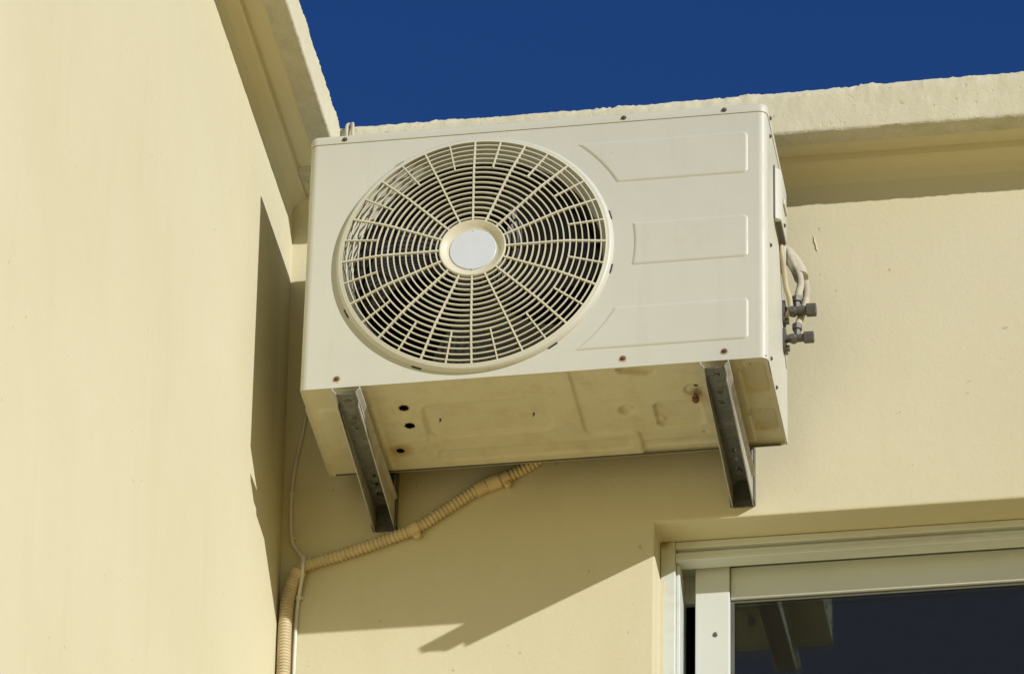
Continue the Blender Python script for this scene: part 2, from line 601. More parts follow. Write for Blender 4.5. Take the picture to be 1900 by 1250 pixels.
# cornice: profile in (offset from the wall, height); noise roughens the broken upper edge
def cornice(along, off_front, z_bot, z_top, stations, name, label, rise=0.0):
    prof = []           # (o, z, amp, material)
    def seg(o0, z0, o1, z1, n, a0, a1, mi):
        for k in range(n):
            t = k / n
            prof.append((o0 + (o1 - o0) * t, z0 + (z1 - z0) * t, a0 + (a1 - a0) * t, mi))
    of = off_front
    lip = 0.040
    seg(0.0, z_bot - 0.040, 0.006, z_bot - 0.022, 4, 0.0003, 0.0003, 1)         # cove rising from the wall
    seg(0.006, z_bot - 0.022, 0.024, z_bot - 0.008, 5, 0.0003, 0.0003, 1)
    seg(0.024, z_bot - 0.008, 0.029, z_bot - 0.0075, 2, 0.0003, 0.0003, 1)
    seg(0.029, z_bot - 0.0075, 0.030, z_bot + 0.005, 2, 0.0003, 0.0003, 1)
    seg(0.030, z_bot + 0.005, of - lip, z_bot + 0.004, 4, 0.0004, 0.0008, 1)    # painted soffit
    seg(of - lip, z_bot + 0.004, of - lip + 0.001, z_bot, 2, 0.0015, 0.0015, 2)
    seg(of - lip + 0.001, z_bot, of - 0.002, z_bot + 0.001, 8, 0.0014, 0.0012, 2)  # bare concrete underside
    seg(of - 0.002, z_bot + 0.001, of, z_bot + 0.004, 2, 0.0014, 0.0008, 2)
    seg(of, z_bot + 0.004, of - 0.001, z_top - 0.010, 12, 0.0006, 0.0012, 0)    # limewashed fascia
    seg(of - 0.001, z_top - 0.010, of - 0.007, z_top, 6, 0.0022, 0.0050, 0)       # broken arris
    seg(of - 0.008, z_top, of - 0.06, z_top + 0.003, 9, 0.0055, 0.006, 0)
    seg(of - 0.06, z_top + 0.003, -0.20, z_top + 0.003, 5, 0.004, 0.002, 0)
    seg(-0.20, z_top + 0.003, -0.20, z_bot - 0.02, 1, 0, 0, 0)
    prof.append((-0.20, z_bot - 0.04, 0, 0))
    b3 = MB()
    n = len(prof)
    for s in stations:
        for (o, z, amp, mi) in prof:
            if rise and z > z_top - 0.012:
                z += rise * max(0.0, s - 0.75)
            p = Vector(along(s, o, z))
            if amp:
                q = p * 30
                nv = noise.noise_vector(q) + 0.8 * noise.noise_vector(q * 2.9) + 0.65 * noise.noise_vector(q * 6.3)
                if amp > 0.0022:
                    big = noise.noise(p * 6.0)
                    nv = nv + Vector((0, 0, 1.2 * big))
                if amp > 0.0022:
                    amp = amp * (0.32 + 1.5 * max(0.0, noise.noise(p * 8.0 + Vector((3.1, 0, 0)))))
                    nv = nv + 0.8 * noise.noise_vector(q * 11.0)
                p = p + nv * amp * 0.85
            b3.v.append(tuple(p))
    for i in range(len(stations) - 1):
        for j in range(n):
            k = (j + 1) % n
            b3.f.append((i * n + j, i * n + k, (i + 1) * n + k, (i + 1) * n + j))
            b3.mi.append(prof[j][3])
    b3.f.append(tuple(range(n)))
    b3.mi.append(0)
    b3.f.append(tuple((len(stations) - 1) * n + j for j in range(n)))
    b3.mi.append(0)
    return b3.build(name, [M['lime'], M['wall'], M['concrete']], house, smooth=42, label=label)

st = [-0.30 + 0.0045 * k for k in range(400)] + [1.6 + 0.05 * k for k in range(1, 110)]
cornice(lambda s, o, z: (s, YW - o, z), 0.110, 0.628, 0.7215, st, 'cornice', None, 0.018)
st = [0.33 - 0.0045 * k for k in range(330)] + [-1.16 - 0.06 * k for k in range(1, 82)]
cornice(lambda s, o, z: (XL(z) + o, s, z), 0.106, 0.633, 0.7245, st, 'cornice', 'concrete cornice with broken edge along the side wall')

# window: a mesh part (outer frame) with sub-parts
wf = MB()
YFr = 0.420
fx0, fx1, fz0, fz1 = WX0 + 0.0008, WX1 - 0.0008, WZ0 + 0.004, WZ1 - 0.001
for (a0, a1) in ((fx0, fx0 + 0.0255), (fx1 - 0.0255, fx1)):
    wf.box(a0, a1, YFr, YFr + 0.10, fz0, fz1)
wf.box(fx0 + 0.0257, fx0 + 0.032, YFr + 0.014, YFr + 0.098, fz0, fz1 - 0.0385)
wf.box(fx1 - 0.032, fx1 - 0.0257, YFr + 0.014, YFr + 0.098, fz0, fz1 - 0.0385)
hx0, hx1 = fx0 + 0.0257, fx1 - 0.0257
wf.box(hx0, hx1, YFr + 0.001, YFr + 0.10, fz1 - 0.0135, fz1 - 0.0005)
wf.box(hx0, hx1, YFr + 0.012, YFr + 0.098, fz1 - 0.0205, fz1 - 0.0137)
wf.box(hx0, hx1, YFr + 0.0045, YFr + 0.034, fz1 - 0.0275, fz1 - 0.0207)
wf.box(hx0, hx1, YFr + 0.0025, YFr + 0.034, fz1 - 0.0370, fz1 - 0.0277)
wf.box(hx0, hx1, YFr + 0.085, YFr + 0.099, fz1 - 0.075, fz1 - 0.0207)
wf.box(hx0, hx1, YFr, YFr + 0.10, fz0, fz0 + 0.045)
window = wf.build('window', M['frame'], house, bevel=0.0012, segs=2, smooth=35)
YS = 0.464
def sash(x0, x1, y, z0, z1, label=None):
    s = MB()
    s.box(x0, x0 + 0.0595, y, y + 0.030, z0, z1)
    s.box(x1 - 0.0595, x1, y, y + 0.030, z0, z1)
    s.box(x0 + 0.0602, x1 - 0.0602, y + 0.0095, y + 0.0296, z1 - 0.0635, z1 - 0.0002)
    s.box(x0 + 0.0602, x1 - 0.0602, y + 0.0004, y + 0.0296, z0 + 0.0002, z0 + 0.07)
    o = s.build('sash', M['alu'], window, bevel=0.0015, segs=2, smooth=35, label=label)
    e = MB()
    a0, a1, b0, b1 = x0 + 0.0602, x1 - 0.0602, z0 + 0.07, z1 - 0.0635
    for q in ((a0, a0 + 0.006, b0, b1), (a1 - 0.006, a1, b0, b1), (a0 + 0.0062, a1 - 0.0062, b1 - 0.006, b1), (a0 + 0.0062, a1 - 0.0062, b0, b0 + 0.006)):
        e.box(q[0], q[1], y + 0.0145, y + 0.022, q[2], q[3])
    e.build('gasket', M['seal'], window, smooth=0)
    p = MB()
    p.box(a0 + 0.004, a1 - 0.004, y + 0.0165, y + 0.0280, b0 + 0.004, b1 - 0.004)
    p.build('pane', M['glass'], window, smooth=0)
sash(0.6155, 1.42, YS, fz0 + 0.047, -0.1185)
sash(1.36, fx1 - 0.03, YS + 0.036, fz0 + 0.047, -0.1185, 'rear sash of the sliding window')
s = MB()
s.cyl((0.650, YS - 0.0012, -0.255), (0.650, YS + 0.004, -0.255), 0.0032, n=14)
s.cyl((0.650, YS - 0.0006, -0.2575), (0.650, YS + 0.004, -0.2575), 0.0042, n=14)
s.build('screw', M['seal'], window)
s = MB()
s.box(WX0 - 0.03, WX1 + 0.03, YW - 0.03, YFr - 0.001, WZ0 - 0.04, WZ0 + 0.003)
s.build('sill', M['lime'], house, bevel=0.004)
# ragged edge of wall paint lapping onto the window frame
s = MB()
rag = [(WX0 - 0.001, z, WX0 + 0.0065 + 0.0022 * noise.noise(Vector((z * 26, 1.7, 0))) + 0.0012 * noise.noise(Vector((z * 90, 4.7, 0)))) for z in [WZ1 - 0.075 - 0.008 * k for k in range(70)]]
s.rings([[(a, YFr - 0.0013, z), (e, YFr - 0.0009, z), (e, YFr + 0.001, z), (a, YFr + 0.001, z)] for a, z, e in rag], True, True)
s.build('paint_edge', M['wall'], house)
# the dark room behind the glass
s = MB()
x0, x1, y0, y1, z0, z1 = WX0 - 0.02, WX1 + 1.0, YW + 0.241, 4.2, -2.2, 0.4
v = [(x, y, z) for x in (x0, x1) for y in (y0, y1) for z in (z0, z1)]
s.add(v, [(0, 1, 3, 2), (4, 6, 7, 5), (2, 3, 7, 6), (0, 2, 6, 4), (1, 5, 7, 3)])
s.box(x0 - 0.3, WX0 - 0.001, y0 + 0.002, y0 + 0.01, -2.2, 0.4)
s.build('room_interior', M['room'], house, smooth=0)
s = MB()
s.box(-0.45, 7.0, YW + 0.245, YW + 4.6, 0.45, 0.60)
s.build('roof', M['concrete'], house, smooth=0)
# scratch mark on the wall, built as a thin raised thread
s = MB()
pth = [Vector((0.8395 + 0.0012 * k + 0.0006 * sin(k * 2.1), YW - 0.0004, 0.480 - 0.0055 * k)) for k in range(7)]
s.tube(pth, [0.0004, 0.0012, 0.0015, 0.0013, 0.0016, 0.0014, 0.0003], 8)
s.build('wall_scratch', M['wall'], house)

# ------------------------------------------------------------------ outdoor unit
unit = thing('air_conditioner', 'cream air conditioner outdoor unit with round fan grille, carried on two wall brackets', 'air conditioner', (0.4, D / 2, 0))
RC = 0.014
ZL = 0.5050
CX, CZ, RO = 0.296, 0.2515, 0.2415
def arc(cx, cy, r, a0, a1, n):
    return [(cx + r * cos(radians(a0 + (a1 - a0) * k / n)), cy + r * sin(radians(a0 + (a1 - a0) * k / n))) for k in range(n + 1)]

fp = MB()
NC = 128
fp.plate([(RC, 0.0), (W - RC, 0.0), (W - RC, ZL), (RC, ZL)], [circ(CX, CZ, RO, NC)], lambda a, c2, d: (a, d, c2), 0.0012)
for side in (0, 1):
    pth = [(RC, 0.0)] + arc(RC, RC, RC, 270, 180, 8)[1:] + [(0.0, 0.058)]
    if side:
        pth = [(W - x, y) for x, y in pth]
    inner = [((x - RC) * 0.91 + RC, (y - RC) * 0.91 + RC) if y < RC else (x + (0.0012 if not side else -0.0012), y) for x, y in pth]
    if side:
        inner = [(W - ((W - x - RC) * 0.91 + RC), (y - RC) * 0.91 + RC) if y < RC else (x - 0.0012, y) for x, y in pth]
    ring0 = [(x, y, 0.0) for x, y in pth] + [(x, y, 0.0) for x, y in reversed(inner)]
    ring1 = [(x, y, ZL) for x, y, _ in ring0]
    fp.rings([ring0, ring1], True, False)
# pressed collar round the fan opening
prof = [(RO, 0.0006), (RO - 0.0008, -0.004), (RO - 0.004, -0.0085), (RO - 0.0075, -0.0100), (RO - 0.010, -0.0095),
        (RO - 0.0120, -0.005), (RO - 0.0145, 0.004), (RO - 0.0195, 0.018), (RO - 0.0245, 0.033), (RO - 0.0245, 0.035), (RO - 0.014, 0.012), (RO - 0.009, -0.002), (RO - 0.003, 0.0012)]
fp.rings([[(CX + r * cos(2 * pi * k / NC), y, CZ + r * sin(2 * pi * k / NC)) for r, y in prof] for k in range(NC)], True, False, loop=True)
# three raised fields beside the fan
def field(zb, zt):
    rings = []
    for d, y in ((0.0, 0.0004), (0.0010, -0.0004), (0.0024, -0.0012), (0.0038, -0.0017), (0.0050, -0.0019)):
        za, zc, ra = zb + d, zt - d, 0.275 + d * 1.15
        left = []
        for k in range(15):
            z = za + (zc - za) * k / 14
            left.append((CX + sqrt(ra * ra - (z - 0.2525) ** 2), z))
        pts = [(0.768 - d, za), (0.768 - d, zc)] + left[::-1]
        rings.append([(a, y, c2) for a, c2 in round_poly(pts, 0.010 - d, 6)])
    if len(set(len(r) for r in rings)) > 1:
        raise ValueError('field rings differ')
    fp.rings(rings, True, False)
    last = rings[-1]
    tri = tessellate_polygon([[Vector((a, c2, 0)) for a, _, c2 in last]])
    fp.add(last, [tuple(t) for t in tri])
for zb, zt in ((0.379, 0.4665), (0.2055, 0.2935), (0.039, 0.123)):
    field(zb, zt)
front = fp.build('front_panel', M['enamel'], unit, smooth=35)
front.modifiers.new('normals', 'WEIGHTED_NORMAL').keep_sharp = True
# slots where the grille clips in
for a in (12.5, -14, 203, 245, -57, 122):
    s = MB()
    r = RO + 0.0005
    for k in range(6):
        t0, t1 = radians(a + k * 0.7), radians(a + (k + 1) * 0.7)
        q = [(CX + rr * cos(t), y, CZ + rr * sin(t)) for t in (t0, t1) for rr in (r - 0.0016, r + 0.0016) for y in (-0.0015, 0.001)]
        s.add(q, [(0, 1, 3, 2), (4, 6, 7, 5), (0, 4, 5, 1), (2, 3, 7, 6), (0, 2, 6, 4), (1, 5, 7, 3)])
    s.build('clip_slot', M['dark_in'], front, smooth=0)
def screw(parent, p, n, mat, r=0.0031):
    s = MB()
    p = Vector(p)
    n = Vector(n)
    s.tube([p + n * 0.0002, p + n * 0.0022, p + n * 0.0034, p + n * 0.0038], [r, r, r * 0.7, r * 0.2], 6)
    s.tube([p - n * 0.0001, p + n * 0.0008], [r * 1.45, r * 1.4], 18)
    return s.build('screw', mat, parent, smooth=30)
for i, (a, c2) in enumerate(SCREWS_FRONT[3:]):
    screw(front, (a, 0, c2), (0, -1, 0), M['rust'])

# lid
lid = MB()
Lp = []
for ins, z in ((0.0, ZL + 0.0008), (-0.0012, ZL + 0.0010), (-0.0016, ZL + 0.003), (-0.0016, H - 0.006), (-0.0008, H - 0.0030), (0.0012, H - 0.0010), (0.005, H), (0.02, H + 0.0012)):
    Lp.append([(x, y, z) for x, y in rrect(ins, W - ins, ins, D - ins, max(0.004, RC - ins), 8)])
lid.rings(Lp, True, True)
lido = lid.build('top_lid', M['lid'], unit, smooth=40)
for a, c2 in SCREWS_FRONT[:3]:
    screw(lido, (a, -0.0016, c2), (0, -1, 0), M['screw'])
screw(lido, (W + 0.0016, 0.034, 0.514), (1, 0, 0), M['screw'])
screw(lido, (W + 0.0016, 0.262, 0.513), (1, 0, 0), M['screw'])

# right-hand side panel with the cut-out corner where the pipes come out
sp = MB()
cut = [(0.0585, 0.0), (D - 0.001, 0.0), (D - 0.001, 0.205), (0.262, 0.225), (0.246, 0.250), (0.222, 0.276), (0.190, 0.310), (0.168, 0.338),
       (0.165, 0.352), (D - 0.001, 0.352), (D - 0.001, ZL), (0.0585, ZL)]
sp.plate(cut, [], lambda a, c2, d: (W - d, a, c2), 0.0012)
sp.box(W - 0.016, W - 0.0013, D - 0.002, D - 0.0008, 0.001, 0.2)
sp.box(W - 0.016, W - 0.0013, D - 0.002, D - 0.0008, 0.353, ZL - 0.001)
side = sp.build('side_panel', M['enamel'], unit, smooth=30)
for y, z in ((0.044, 0.483), (0.043, 0.255), (0.041, 0.023), (0.114, 0.005), (0.275, 0.180)):
    screw(side, (W, min(y, D - 0.012), max(z, 0.012)), (1, 0, 0), M['screw'], 0.0029)
sp = MB()
sp.plate([(0.0, 0.0), (D, 0.0), (D, ZL), (0.0, ZL)], [], lambda a, c2, d: (0.0 + d, 0.0585 + a * (D - 0.06) / D, c2), 0.0012)
sp.build('side_panel', M['enamel'], unit, smooth=0)
# cover of the terminal box
cv = MB()
xo = W + 0.013
pts = [(W + 0.0002, 0.094), (W + 0.004, 0.094), (xo - 0.002, 0.100), (xo, 0.104), (xo, 0.176), (xo - 0.003, 0.182), (W + 0.0002, 0.184)]
cv.rings([[(x, y, z) for x, y in pts] for z in (0.346, 0.452)], True, True)
cv.box(W + 0.013, W + 0.0165, 0.120, 0.160, 0.392, 0.404)
cover = cv.build('terminal_cover', M['enamel'], unit, bevel=0.0015)
screw(cover, (xo, 0.135, 0.357), (1, 0, 0), M['screw'], 0.003)
s = MB()
s.box(W + 0.0005, W + 0.0028, 0.0915, 0.0938, 0.346, 0.456)
s.box(W + 0.002, xo - 0.002, 0.106, 0.176, 0.3453, 0.3459)
s.build('shadow_gap_strip', M['seal'], cover, smooth=0)  # dark strips stand in for the shadow gaps round the cover
# inner bulkhead seen through the cut-out
s = MB()
s.box(0.715, 0.7165, 0.004, D - 0.004, 0.006, ZL - 0.004)
s.box(0.718, 0.779, 0.150, 0.1512, 0.125, ZL - 0.004)
s.build('bulkhead', M['dark_in'], unit, smooth=0)
# rear: condenser coil
s = MB()
s.box(0.012, 0.712, 0.232, 0.262, 0.012, ZL - 0.006)
s.box(0.006, 0.012, 0.064, 0.262, 0.012, ZL - 0.006)
s.build('condenser_coil', M['coil'], unit, smooth=0)
s = MB()
for k in range(20):
    x = 0.02 + k * 0.037
    s.box(x, x + 0.002, D - 0.003, D - 0.001, 0.003, ZL - 0.002)
for k in range(12):
    z = 0.02 + k * 0.042
    s.box(0.004, 0.715, D - 0.0052, D - 0.0032, z, z + 0.002)
s.build('rear_guard', M['grille'], unit, smooth=0)

# base pan: pressed steel, built as a height field
NX, NY = 330, 116
bx0, bx1, by0, by1 = 0.0022, W - 0.0022, 0.0022, D - 0.0005
def sst(t):
    t = max(0.0, min(1.0, t))
    return t * t * (3 - 2 * t)
def rb(x, y, x0, x1, y0, y1, r):
    qx = abs(x - (x0 + x1) / 2) - (x1 - x0) / 2 + r
    qy = abs(y - (y0 + y1) / 2) - (y1 - y0) / 2 + r
    return hypot(max(qx, 0), max(qy, 0)) + min(max(qx, qy), 0) - r
def cap(x, y, ax, ay, bx, by, r):
    px, py, dx, dy = x - ax, y - ay, bx - ax, by - ay
    t = max(0, min(1, (px * dx + py * dy) / (dx * dx + dy * dy)))
    return hypot(px - dx * t, py - dy * t) - r
def smin(a, b2, k):
    h = max(k - abs(a - b2), 0) / k
    return min(a, b2) - h * h * k * 0.25
HOLES = ((.1665, .081, .0093), (.168, .131, .0093), (.137, .214, .0075), (.667, .087, .0042))
def pan_h(x, y):
    z = 0.0035
    def press(d, depth, w=0.0055):
        return depth * 1.35 * sst(0.5 - d / w)
    d1 = smin(rb(x, y, -0.1, 0.461, -0.1, 0.40, 0.016), rb(x, y, -0.1, 0.553, 0.208, 0.40, 0.014), 0.02)   # big field behind the fan
    z -= press(d1, 0.0036)
    z += 0.0036
    d3 = smin(rb(x, y, 0.02, 0.147, 0.066, 0.188, 0.012), rb(x, y, 0.02, 0.192, 0.106, 0.188, 0.014), 0.02)  # raised field at the drain holes
    z -= press(d3, 0.0030)
    d2 = rb(x, y, 0.196, 0.410, 0.080, 0.181, 0.018)                     # inner field
    z += press(d2, 0.0044)
    z += press(rb(x, y, 0.20, 0.535, 0.226, 0.258, 0.010), 0.0022)
    z += press(rb(x, y, 0.553, 0.70, 0.245, 0.262, 0.006), 0.0016)
    z += press(cap(x, y, 0.553, 0.020, 0.592, 0.030, 0.0115), 0.0070)
    z -= press(hypot(x - .594, y - .029) - 0.0085, 0.0030, 0.003)
    z += press(hypot(x - .541, y - .145) - 0.0135, 0.0058)
    z -= press(hypot(x - .545, y - .142) - 0.008, 0.0020, 0.004)
    z += press(rb(x, y, 0.588, 0.668, 0.130, 0.205, 0.012), 0.0055)
    z -= press(hypot(x - .593, y - .186) - 0.0085, 0.0026, 0.003)
    z += press(hypot(x - .662, y - .097) - 0.016, 0.0030)
    z += press(hypot(x - .665, y - .229) - 0.0045, 0.0020, 0.003)
    for (a, b2) in ((0.028, 0.118), (0.170, 0.238)):
        z += press(rb(x, y, 0.751, 0.789, a, b2, 0.010), 0.0075, 0.006)
        z -= press(hypot(x - .757, y - a - 0.008) - 0.009, 0.0055, 0.0035)
    # outer turn-down
    e = min(x - bx0, bx1 - x, y - by0, by1 - y)
    z -= 0.0018 * sst(1 - e / 0.006)
    # bracket feet: two flat strips
    for fx in (0.087, 0.717):
        z -= press(rb(x, y, fx - 0.031, fx + 0.031, 0.008, D - 0.010, 0.003), 0.0028, 0.0024)
    return z
bp_ = MB()
for j in range(NY + 1):
    for i in range(NX + 1):
        x = bx0 + (bx1 - bx0) * i / NX
        y = by0 + (by1 - by0) * j / NY
        # snap grid points near a hole onto its rim
        for hx, hy, hr in HOLES:
            d = hypot(x - hx, y - hy)
            if abs(d - hr) < 0.0013 and d > 1e-5:
                x = hx + (x - hx) * hr / d
                y = hy + (y - hy) * hr / d
        bp_.v.append((x, y, pan_h(x, y)))
for j in range(NY):
    for i in range(NX):
        a = j * (NX + 1) + i
        f = (a, a + 1, a + NX + 2, a + NX + 1)
        cx_ = sum(bp_.v[q][0] for q in f) / 4
        cy_ = sum(bp_.v[q][1] for q in f) / 4
        if any(hypot(cx_ - hx, cy_ - hy) < hr * 0.93 for hx, hy, hr in HOLES):
            continue
        bp_.f.append(f)
        bp_.mi.append(0)
pan = bp_.build('base_pan', M['pan'], unit, smooth=60)
s = MB()
s.box(0.003, 0.712, 0.004, 0.228, 0.030, 0.0312)
s.build('dark_hole_backing', M['dark_in'], pan, smooth=0)  # dark sheet added above the pan so its holes look shaded inside
s = MB()      # folded rim under the panels
rim_o = rrect(0.0015, W - 0.0015, 0.0015, D + 0.0012, RC - 0.001, 8)
rim_i = rrect(0.0035, W - 0.0035, 0.0035, D - 0.0008, RC - 0.003, 8)
s.rings([[(a, c2, 0.0004) for a, c2 in rim_o], [(a, c2, 0.0004) for a, c2 in rim_i], [(a, c2, 0.010) for a, c2 in rim_i], [(a, c2, 0.010) for a, c2 in rim_o]], True, False, loop=True)
s.build('rim', M['pan'], pan, smooth=40)
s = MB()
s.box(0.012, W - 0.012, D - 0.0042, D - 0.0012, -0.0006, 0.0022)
s.build('rear_shadow_strip', M['seal'], pan, smooth=0)  # dark strip stands in for the shadow gap along the rear edge
s = MB()
s.tube(spline([(.665, .098, .001), (.664, .104, -.004), (.6635, .111, -.003), (.663, .118, .002)], 5), [0.0035] * 4 + [0.0065] * 8 + [0.004] * 4, 9)
s.build('rust_scab', M['rust'], pan, smooth=60)
for (a, c2) in ((.223, .120), (.384, .122)):
    s = MB()
    s.tube([(a, c2, 0.0005), (a, c2, -0.003), (a - .001, c2, -0.007)], [0.0022, 0.0018, 0.0004], 8)
    s.build('drip_plug', M['seal'], pan)
# rubber pads on the brackets
for fx in (0.087, 0.713):
    for fy in (0.055, 0.235):
        s = MB()
        s.cyl((fx, fy, 0.0045), (fx, fy, -0.0195), 0.0125, n=18)
        s.build('rubber_pad', M['rubber'], unit)

# fan grille
gr = MB()
YG = -0.0205
def gy(r):
    return YG if r < 0.1625 else YG + (r - 0.1625) / (0.2325 - 0.1625) * 0.0115
def band(r, th, dep, n=NC):
    y0 = gy(r)
    p = [(r - th * 0.42, y0), (r + th * 0.42, y0), (r + th / 2, y0 + 0.0008), (r + th * 0.35, y0 + dep), (r - th * 0.35, y0 + dep), (r - th / 2, y0 + 0.0008)]
    gr.rings([[(CX + a * cos(2 * pi * k / n), y, CZ + a * sin(2 * pi * k / n)) for a, y in p] for k in range(n)], True, False, loop=True)
for i in range(16):
    r = 0.0635 + 0.0105 * i
    band(r, 0.0025 if i < 11 else 0.0022, 0.0043 if i < 11 else 0.0032)
def spoke(ang, r0, r1, wd, dep):
    c_, s_ = cos(ang), sin(ang)
    secs = []
    for r in [r0 + (r1 - r0) * k / 12 for k in range(13)]:
        y = gy(r) - 0.0011
        secs.append([(CX + r * c_ - t * s_, yy, CZ + r * s_ + t * c_) for t, yy in ((-wd / 2, y), (wd / 2, y), (wd / 2, y + dep), (-wd / 2, y + dep))])
    gr.rings(secs, True, True)
for k in range(16):
    spoke(radians(90.5 + 22.5 * k), 0.056, 0.2295, 0.0030, 0.005)
    spoke(radians(90.5 + 11.25 + 22.5 * k), 0.1685, 0.2295, 0.0024, 0.004)
# outer rim and the dished hub
p = [(0.2287, gy(0.2287) - 0.0012), (0.2320, gy(0.2320) - 0.001), (0.2335, gy(0.2320) + 0.003), (0.2287, gy(0.2320) + 0.005)]
gr.rings([[(CX + a * cos(2 * pi * k / NC), y, CZ + a * sin(2 * pi * k / NC)) for a, y in p] for k in range(NC)], True, False, loop=True)
p = [(0.0575, YG + 0.006), (0.0580, YG - 0.001), (0.0565, YG - 0.0026), (0.0545, YG - 0.0022), (0.048, YG + 0.0035), (0.041, YG + 0.0062), (0.0385, YG + 0.0064), (0.0385, YG + 0.010), (0.05, YG + 0.010)]
n = 72
gr.rings([[(CX + a * cos(2 * pi * k / n), y, CZ + a * sin(2 * pi * k / n)) for a, y in p] for k in range(n)], True, False, loop=True)
grille = gr.build('fan_grille', M['grille'], unit, bevel=0.0, smooth=40)
s = MB()
s.rings([[(CX + r * cos(2 * pi * k / 64), y, CZ + r * sin(2 * pi * k / 64)) for k in range(64)] for r, y in ((0.0405, YG + 0.0066), (0.0405, YG + 0.0050), (0.0398, YG + 0.0044), (0.001, YG + 0.0042))], True, True)
for sg in (-1, 1):
    s.box(CX - 0.001, CX + 0.001, YG + 0.0035, YG + 0.0052, CZ + sg * 0.0398 - 0.0015, CZ + sg * 0.0398 + 0.0015)
s.build('badge', M['badge'], grille, smooth=35)
s = MB()
s.rings([[(CX + a * cos(2 * pi * k / 64), y, CZ + a * sin(2 * pi * k / 64)) for a, y in ((0.2145, 0.0345), (0.2145, 0.13), (0.2165, 0.13), (0.2165, 0.0345))] for k in range(64)], True, False, loop=True)
s.build('light_blocking_ring', M['dark_in'], unit)  # dark cylinder added to kill brightness inside the fan opening
# propeller fan
fh = MB()
fh.rings([[(CX + r * cos(2 * pi * k / 40), y, CZ + r * sin(2 * pi * k / 40)) for k in range(40)] for r, y in ((0.002, 0.045), (0.038, 0.046), (0.046, 0.052), (0.048, 0.115))], True, True)
fan = fh.build('fan', M['fan'], unit)
for b3 in range(3):
    s = MB()
    a0 = radians(25 + 120 * b3)
    n1, n2 = 12, 14
    top, bot = [], []
    for i in range(n1 + 1):
        r = 0.045 + 0.162 * i / n1
        spread = radians(62 + 18 * i / n1)
        for j in range(n2 + 1):
            t = j / n2
            a = a0 + spread * (t - 0.5) + radians(20) * (i / n1) ** 2
            y = 0.105 - 0.055 * t + 0.012 * sin(pi * t)
            top.append((CX + r * cos(a), y, CZ + r * sin(a)))
            bot.append((CX + r * cos(a), y + 0.003, CZ + r * sin(a)))
    nv = len(top)
    f = []
    for i in range(n1):
        for j in range(n2):
            q = i * (n2 + 1) + j
            f.append((q, q + 1, q + n2 + 2, q + n2 + 1))
            f.append((nv + q, nv + q + n2 + 1, nv + q + n2 + 2, nv + q + 1))
    per = list(range(n2 + 1)) + [i * (n2 + 1) + n2 for i in range(1, n1 + 1)] + [n1 * (n2 + 1) + j for j in range(n2 - 1, -1, -1)] + [i * (n2 + 1) for i in range(n1 - 1, 0, -1)]
    for q0, q1 in zip(per, per[1:] + per[:1]):
        f.append((q0, q1, nv + q1, nv + q0))
    s.add(top + bot, f)
    s.build('blade', M['fan'], fan, smooth=60)
s = MB()
s.cyl((CX, 0.118, CZ), (CX, 0.205, CZ), 0.045, n=32)
s.box(CX - 0.012, CX + 0.012, 0.206, 0.216, 0.02, ZL - 0.02)
s.build('motor', M['dark_in'], unit, smooth=30)

# service valves on the side
for (zz, yy, xe, small) in ((0.2365, 0.222, 0.858, 1.0), (0.1830, 0.226, 0.853, 0.88)):
    v = MB()
    v.cyl((W + 0.001, yy, zz), (xe - 0.018, yy, zz), 0.0082 * small, n=20)
    v.cyl((W + 0.012, yy, zz), (W + 0.018, yy, zz), 0.0095 * small, n=20)
    v.tube([(W + 0.024, yy, zz + 0.002), (W + 0.024, yy, zz + 0.016), (W + 0.024, yy, zz + 0.017), (W + 0.024, yy, zz + 0.027), (W + 0.024, yy, zz + 0.029)],
           [0.0072 * small, 0.0072 * small, 0.0105 * small, 0.0105 * small, 0.008 * small], 6)
    v.tube([(W + 0.018, yy + 0.004, zz - 0.003), (W + 0.018, yy - 0.019, zz - 0.009), (W + 0.018, yy - 0.021, zz - 0.0095)], [0.0068 * small, 0.0068 * small, 0.005 * small], 12)
    val = v.build('service_valve', M['valve'], unit, bevel=0.0006, smooth=35)
    v = MB()
    v.tube([(xe - 0.0178, yy, zz), (xe - 0.0165, yy, zz), (xe - 0.001, yy, zz), (xe, yy, zz)], [0.0100 * small, 0.0118 * small, 0.0118 * small, 0.0104 * small], 6)
    v.build('valve_cap', M['valve'], val, smooth=25)
    v = MB()
    v.plate(rrect(yy - 0.013, yy + 0.013, zz - 0.028, zz + 0.020, 0.010), [], lambda a, c2, d: (W + 0.0005 + d, a, c2), 0.004)
    v.cyl((W + 0.004, yy - 0.002, zz - 0.021), (W + 0.011, yy - 0.002, zz - 0.021), 0.0058, n=6)
    v.build('valve_flange', M['valve'], val, smooth=25)

